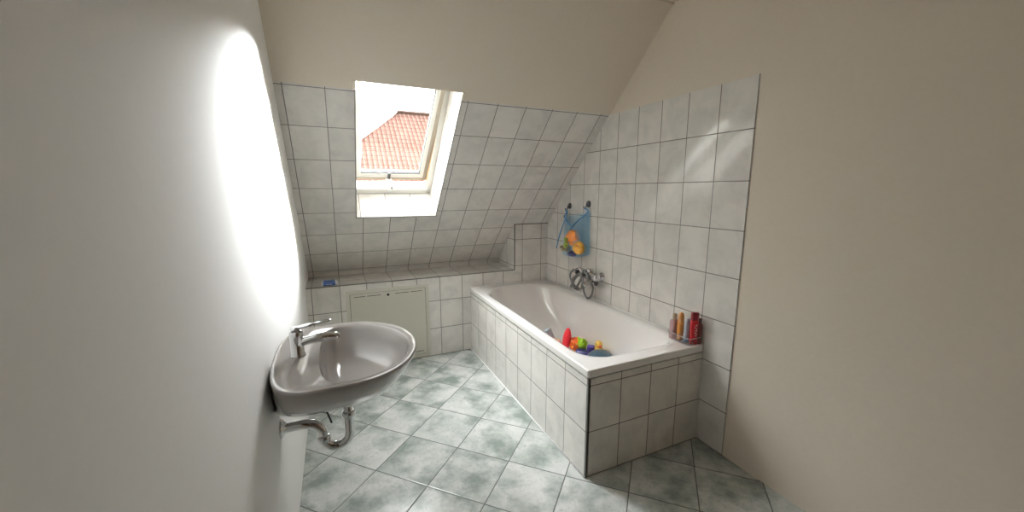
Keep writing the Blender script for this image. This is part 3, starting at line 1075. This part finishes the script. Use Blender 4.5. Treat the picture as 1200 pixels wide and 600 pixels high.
# lime ball
lg = tag(empty('toy_frog', (-.205, .905, TZ)), 'lime green round toy frog behind the dark blue toy boat', 'toy')
g = G(); g.ball((-.195, .895, TZ + .098), (.038, .040, .038), 24)
g.build('body', plastic('lime toy', (.36, .62, .02)), lg)
for dy in (-.022, .022):
    g = G(); g.ball((-.212, .895 + dy, TZ + .132), .012, 12)
    g.build('eye', bpy.data.materials['lime toy'], lg)
g = G(); g.lathe((-.195, .895, TZ), (0, 0, 1), [(.036, 0), (.038, .02), (.030, .066)], 20)
g.build('stand', plastic('dark green toy', (.14, .30, .02)), lg)
# indigo boat
ib = tag(empty('toy_boat', (-.24, .87, TZ)), 'dark blue and purple toy boat beneath the lime toy frog', 'toy')
g = G()
lo = []
for i in range(13):
    u = i / 12
    w = .048 * math.sin(PI * (.12 + .80 * u)) ** .6
    cx, cy = -.268 + .118 * u, .868 - .11 * u
    dirp = V((.118, -.11, 0)).normalized(); nn = V((-dirp.y, dirp.x, 0))
    lo.append([V((cx, cy, TZ + .006)) + nn * w * .55 * s_ for s_ in (1, .5, -.5, -1)] + [V((cx, cy, TZ + .070)) - nn * w, V((cx, cy, TZ + .070)) + nn * w])
g.loft(lo, True, True)
g.build('hull', plastic('indigo hull', (.035, .03, .16)), ib)
g = G()
g.box(-.028, .028, -.026, .026, 0, .046, .010, xf=frame_at((-.188, .800, TZ + .070), 0, 0, -.75))
g.build('cabin', plastic('purple cabin', (.07, .04, .24)), ib)
# small yellow duck
dk = tag(empty('toy_duck', (-.150, .770, TZ)), 'small yellow rubber duck behind the dark teal bowl', 'toy')
g = G(); g.ball((-.135, .752, TZ + .050), (.036, .040, .034)); g.ball((-.135, .747, TZ + .096), .026, 18); g.ball((-.117, .782, TZ + .060), (.014, .02, .012), 12)
g.build('body', plastic('yellow toy', (.85, .55, .09)), dk)
g = G(); g.ball((-.145, .720, TZ + .094), (.013, .012, .007), 12)
g.build('beak', plastic('red beak', (.70, .12, .05)), dk)
g = G(); g.ball((-.157, .742, TZ + .106), .0045, 10)
g.build('eye', M['black_plastic'], dk)
dk.scale = (1.12, 1.12, 1.12)
dk.location += V((-.01, .022, .022))
# dark teal bowl, upside down
g = G()
g.lathe((-.215, .650, TZ + .005), (-.05, -.05, 1), [(.110, .0), (.112, .006), (.110, .016), (.105, .056), (.092, .092), (.067, .118), (.034, .131), (0, .133)], 36, True, False)
tag(g.build('toy_bowl', plastic('dark teal toy', (.045, .085, .115))), 'dark teal upturned bowl, rightmost toy in the bathtub', 'toy')

for o in bpy.data.objects:                # the whole heap of toys, nearer the middle of the tub floor
    if o not in before and o.parent is None:
        o.location += V((-.045, -.057, 0))

# ------------------------------------------------------------------ BOTTLES IN A CLEAR TRAY ON THE TUB CORNER
RZ = TUB_H + .0005
tx0, tx1, ty0, ty1 = -.112, -.006, .003, .168
tray = tag(empty('bottle_tray', ((tx0 + tx1) / 2, (ty0 + ty1) / 2, RZ)), 'clear plastic tray of bottles on the near bathtub corner', 'tray')
g = G()
lo = [rrect(tx0 + .006, tx1 - .006, ty0 + .006, ty1 - .006, (.012,) * 4, RZ, 5), rrect(tx0, tx1, ty0, ty1, (.014,) * 4, RZ + .044, 5),
      rrect(tx0 + .002, tx1 - .002, ty0 + .002, ty1 - .002, (.012,) * 4, RZ + .044, 5), rrect(tx0 + .008, tx1 - .008, ty0 + .008, ty1 - .008, (.010,) * 4, RZ + .003, 5)]
g.loft(lo, True, True)
g.build('tray_shell', M['clear_plastic'], tray)
g = G()
ring = rrect(tx0, tx1, ty0, ty1, (.014,) * 4, RZ + .044, 5)
g.tube(ring, .0022, 8, closed=True)
g.build('tray_rim', M['clear_rim'], tray)
BT = RZ + .004


def bottle_loft(gg, c, prof, sx, sy, n=28, p=.75, rz=0.0):
    """prof: (scale, z); superellipse section"""
    lo = []
    for k, z in prof:
        row = []
        for i in range(n):
            a = 2 * PI * i / n
            x = sx * k * math.copysign(abs(math.cos(a)) ** p, math.cos(a)); y = sy * k * math.copysign(abs(math.sin(a)) ** p, math.sin(a))
            row.append(V((c[0] + x * math.cos(rz) - y * math.sin(rz), c[1] + x * math.sin(rz) + y * math.cos(rz), c[2] + z)))
        lo.append(row)
    gg.loft(lo, True, True)


# mauve pump-neck bottle
b1 = tag(empty('shampoo_bottle', (-.078, .136, BT)), 'mauve bottle with a beige cap, far left in the clear tray', 'bottle')
g = G(); bottle_loft(g, (-.082, .144, BT), [(.9, 0), (1, .004), (1, .095), (.97, .103), (.80, .110), (.5, .112)], .026, .019, p=.6)
g.build('bottle_body', plastic('mauve plastic', (.42, .25, .26)), b1)
g = G(); g.lathe((-.082, .144, BT + .111), (0, 0, 1), [(.0115, 0), (.0125, .002), (.0125, .032), (.011, .036), (0, .036)], 20, True, False)
g.build('cap', plastic('beige cap', (.46, .36, .26)), b1)
# orange bottle
b2 = tag(empty('shampoo_bottle', (-.07, .094, BT)), 'slim orange round-topped bottle second from the left in the tray', 'bottle')
g = G(); bottle_loft(g, (-.074, .104, BT), [(.85, 0), (.97, .004), (1, .05), (.98, .10), (.94, .112)], .0195, .0165, p=.9)
g.build('bottle_body', plastic('orange plastic', (.62, .25, .055)), b2)
g = G(); bottle_loft(g, (-.074, .104, BT + .1125), [(.93, 0), (.92, .02), (.84, .036), (.62, .047), (.25, .052)], .0195, .0165, p=.95)
g.build('cap', plastic('amber cap', (.66, .30, .09)), b2)
# pale blue tube standing on its cap
b3 = tag(empty('cream_tube', (-.06, .066, BT)), 'pale grey-blue tube tapering upward between orange and red bottles', 'tube')
g = G(); bottle_loft(g, (-.064, .066, BT + .024), [(1, 0), (1, .01), (.92, .05), (.72, .09), (.55, .112)], .022, .0150, p=.95)
g.build('tube_body', plastic('pale blue plastic', (.46, .50, .58)), b3)
g = G(); bottle_loft(g, (-.064, .066, BT), [(.97, 0), (1, .003), (1, .023)], .019, .0140, p=.95)
g.build('cap', plastic('blue cap', (.12, .22, .38)), b3)
# red bottle with a dark cap
RA, RX, RY = -.70, -.060, .024
b4 = tag(empty('shampoo_bottle', (RX, RY, BT)), 'bright red bottle with white print at the front of the tray', 'bottle')
g = G(); bottle_loft(g, (RX, RY, BT), [(.93, 0), (1, .004), (1, .095), (.985, .140)], .0215, .0120, p=.7, rz=RA)
g.build('bottle_body', plastic('red plastic', (.44, .012, .018)), b4)
g = G(); bottle_loft(g, (RX, RY, BT + .1405), [(.98, 0), (1, .003), (.97, .042), (.90, .046)], .0215, .0120, p=.7, rz=RA)
g.build('cap', plastic('dark red cap', (.20, .012, .018)), b4)
g = G()
cr, sr = math.cos(RA), math.sin(RA)


def lxf(co):
    return V((RX + co.x * cr - co.y * sr, RY + co.x * sr + co.y * cr, BT + co.z))


for k in range(5):
    za = .050 + .015 * k
    g.box(.003, .0135, -.0128, -.0112, za, za + .0030, xf=lxf)
    g.box(.003 if k % 2 else .0110, .0055 if k % 2 else .0135, -.0128, -.0112, za + .003, za + .0095, xf=lxf)
g.build('white_print', plastic('white print', (.80, .74, .70)), b4)
# dark red bottle behind
b5 = tag(empty('shampoo_bottle', (-.024, .019, BT)), 'dull maroon bottle close to the wall behind the bright red bottle', 'bottle')
g = G(); bottle_loft(g, (-.024, .019, BT), [(.93, 0), (1, .004), (1, .110), (.8, .118)], .0155, .0155, p=.8)
g.build('bottle_body', plastic('maroon plastic', (.22, .06, .06)), b5)
g = G(); g.lathe((-.024, .019, BT + .118), (0, 0, 1), [(.011, 0), (.012, .002), (.012, .028), (0, .030)], 18, True, False)
g.build('cap', plastic('maroon cap', (.15, .045, .045)), b5)

# ------------------------------------------------------------------ PACKET ON THE LEDGE
pk = tag(empty('wipes_packet', (-1.945, 1.865, LEDGE_Z)), 'small blue packet with white ends on the tiled ledge', 'packet')
g = G()
lo = []
for i in range(15):
    u = i / 14
    h = .036 * min(1, .16 + 1.9 * math.sin(PI * u) ** .7)
    x = -2.005 + .120 * u
    w = .044
    lo.append([V((x, 1.868 + w * a, LEDGE_Z + .001 + h * b)) for a, b in ((-.8, 0), (.8, 0), (1, .25), (1, .7), (.75, .95), (0, 1.0), (-.75, .95), (-1, .7), (-1, .25))])
g.loft(lo[2:-2], True, True)
g.build('packet_body', plastic('blue wrapper', (.055, .12, .34)), pk)
M['wrap'] = plastic('white wrapper', (.66, .68, .70))
for part in (lo[:3], lo[-3:]):
    g = G(); g.loft(part, True, True)
    g.build('white_end', M['wrap'], pk)
g = G()
g.box(-1.968, -1.925, 1.822, 1.826, LEDGE_Z + .011, LEDGE_Z + .015)
g.build('pale_print', plastic('pale print', (.45, .52, .66)), pk)

# ------------------------------------------------------------------ LIGHT
w = bpy.data.worlds.new('overcast sky')
scene.world = w
w.use_nodes = True
bg = w.node_tree.nodes['Background']
# overcast sky, with a glare added low on the right to bounce off the left wall, dim behind our own house
wt = w.node_tree
tcw = nd(wt, 'ShaderNodeTexCoord')


def sky_lobe(direction, power, peak):
    dt = nd(wt, 'ShaderNodeVectorMath', operation='DOT_PRODUCT')
    wt.links.new(tcw.outputs['Generated'], dt.inputs[0])
    dt.inputs[1].default_value = V(direction).normalized()
    return math_n(wt, 'MULTIPLY', math_n(wt, 'POWER', math_n(wt, 'MAXIMUM', dt.outputs['Value'], 0.0), power), peak)


LOBE_B = ((0.82, 0.56, 0.10), 25.0, 10600.0)     # added glare, no known source; lights the room off the left wall
LOBE_L = ((-0.45, 0.43, 0.78), 5.0, 54.0)      # bright cloud overhead
strength = math_n(wt, 'ADD', math_n(wt, 'ADD', sky_lobe(*LOBE_B), sky_lobe(*LOBE_L)), 1.4)
bg.inputs[0].default_value = (0.97, 0.985, 1.0, 1)
wt.links.new(strength, bg.inputs[1])
# sampling portal in the skylight (guides the sky light, gives off none itself)
pl = bpy.data.lights.new('skylight_portal', 'AREA')
pl.shape = 'RECTANGLE'
pl.size, pl.size_y = 0.66, 1.2
pl.cycles.is_portal = True
po = bpy.data.objects.new('skylight_portal', pl)
COL.objects.link(po)
xa = V((1, 0, 0)); za = SN; ya = za.cross(xa)
mm = Matrix((xa, ya, za)).transposed().to_4x4()
mm.translation = sp((FX0 + FX1) / 2, 0.75, WD + 0.16)
po.matrix_world = mm

# ------------------------------------------------------------------ CAMERA (f in pixels of a 1200 wide frame)
cam = bpy.data.cameras.new('camera')
co = bpy.data.objects.new('camera', cam)
COL.objects.link(co)
cam.sensor_fit = 'HORIZONTAL'
cam.sensor_width = 36
cam.lens = 454.16 / 1200 * 36
cam.clip_start = 0.02
cam.clip_end = 300
yaw, pitch, roll = -0.4284, -0.1663, 0.001
fwd = V((-math.sin(yaw) * math.cos(pitch), math.cos(yaw) * math.cos(pitch), math.sin(pitch)))
rgt = V((math.cos(yaw), math.sin(yaw), 0)); up = rgt.cross(fwd)
r2 = rgt * math.cos(roll) + up * math.sin(roll); u2 = up * math.cos(roll) - rgt * math.sin(roll)
m = Matrix((r2, u2, -fwd)).transposed().to_4x4()
m.translation = V((-1.8717, -1.4572, 1.453))
co.matrix_world = m
scene.camera = co

scene.view_settings.view_transform = 'Standard'
scene.view_settings.look = 'None'
scene.view_settings.exposure = 0.12
scene.view_settings.gamma = 1.0
scene.view_settings.use_curve_mapping = False
scene.cycles.max_bounces = 12
scene.cycles.diffuse_bounces = 8
scene.cycles.transparent_max_bounces = 24
scene.cycles.sample_clamp_indirect = 6.0
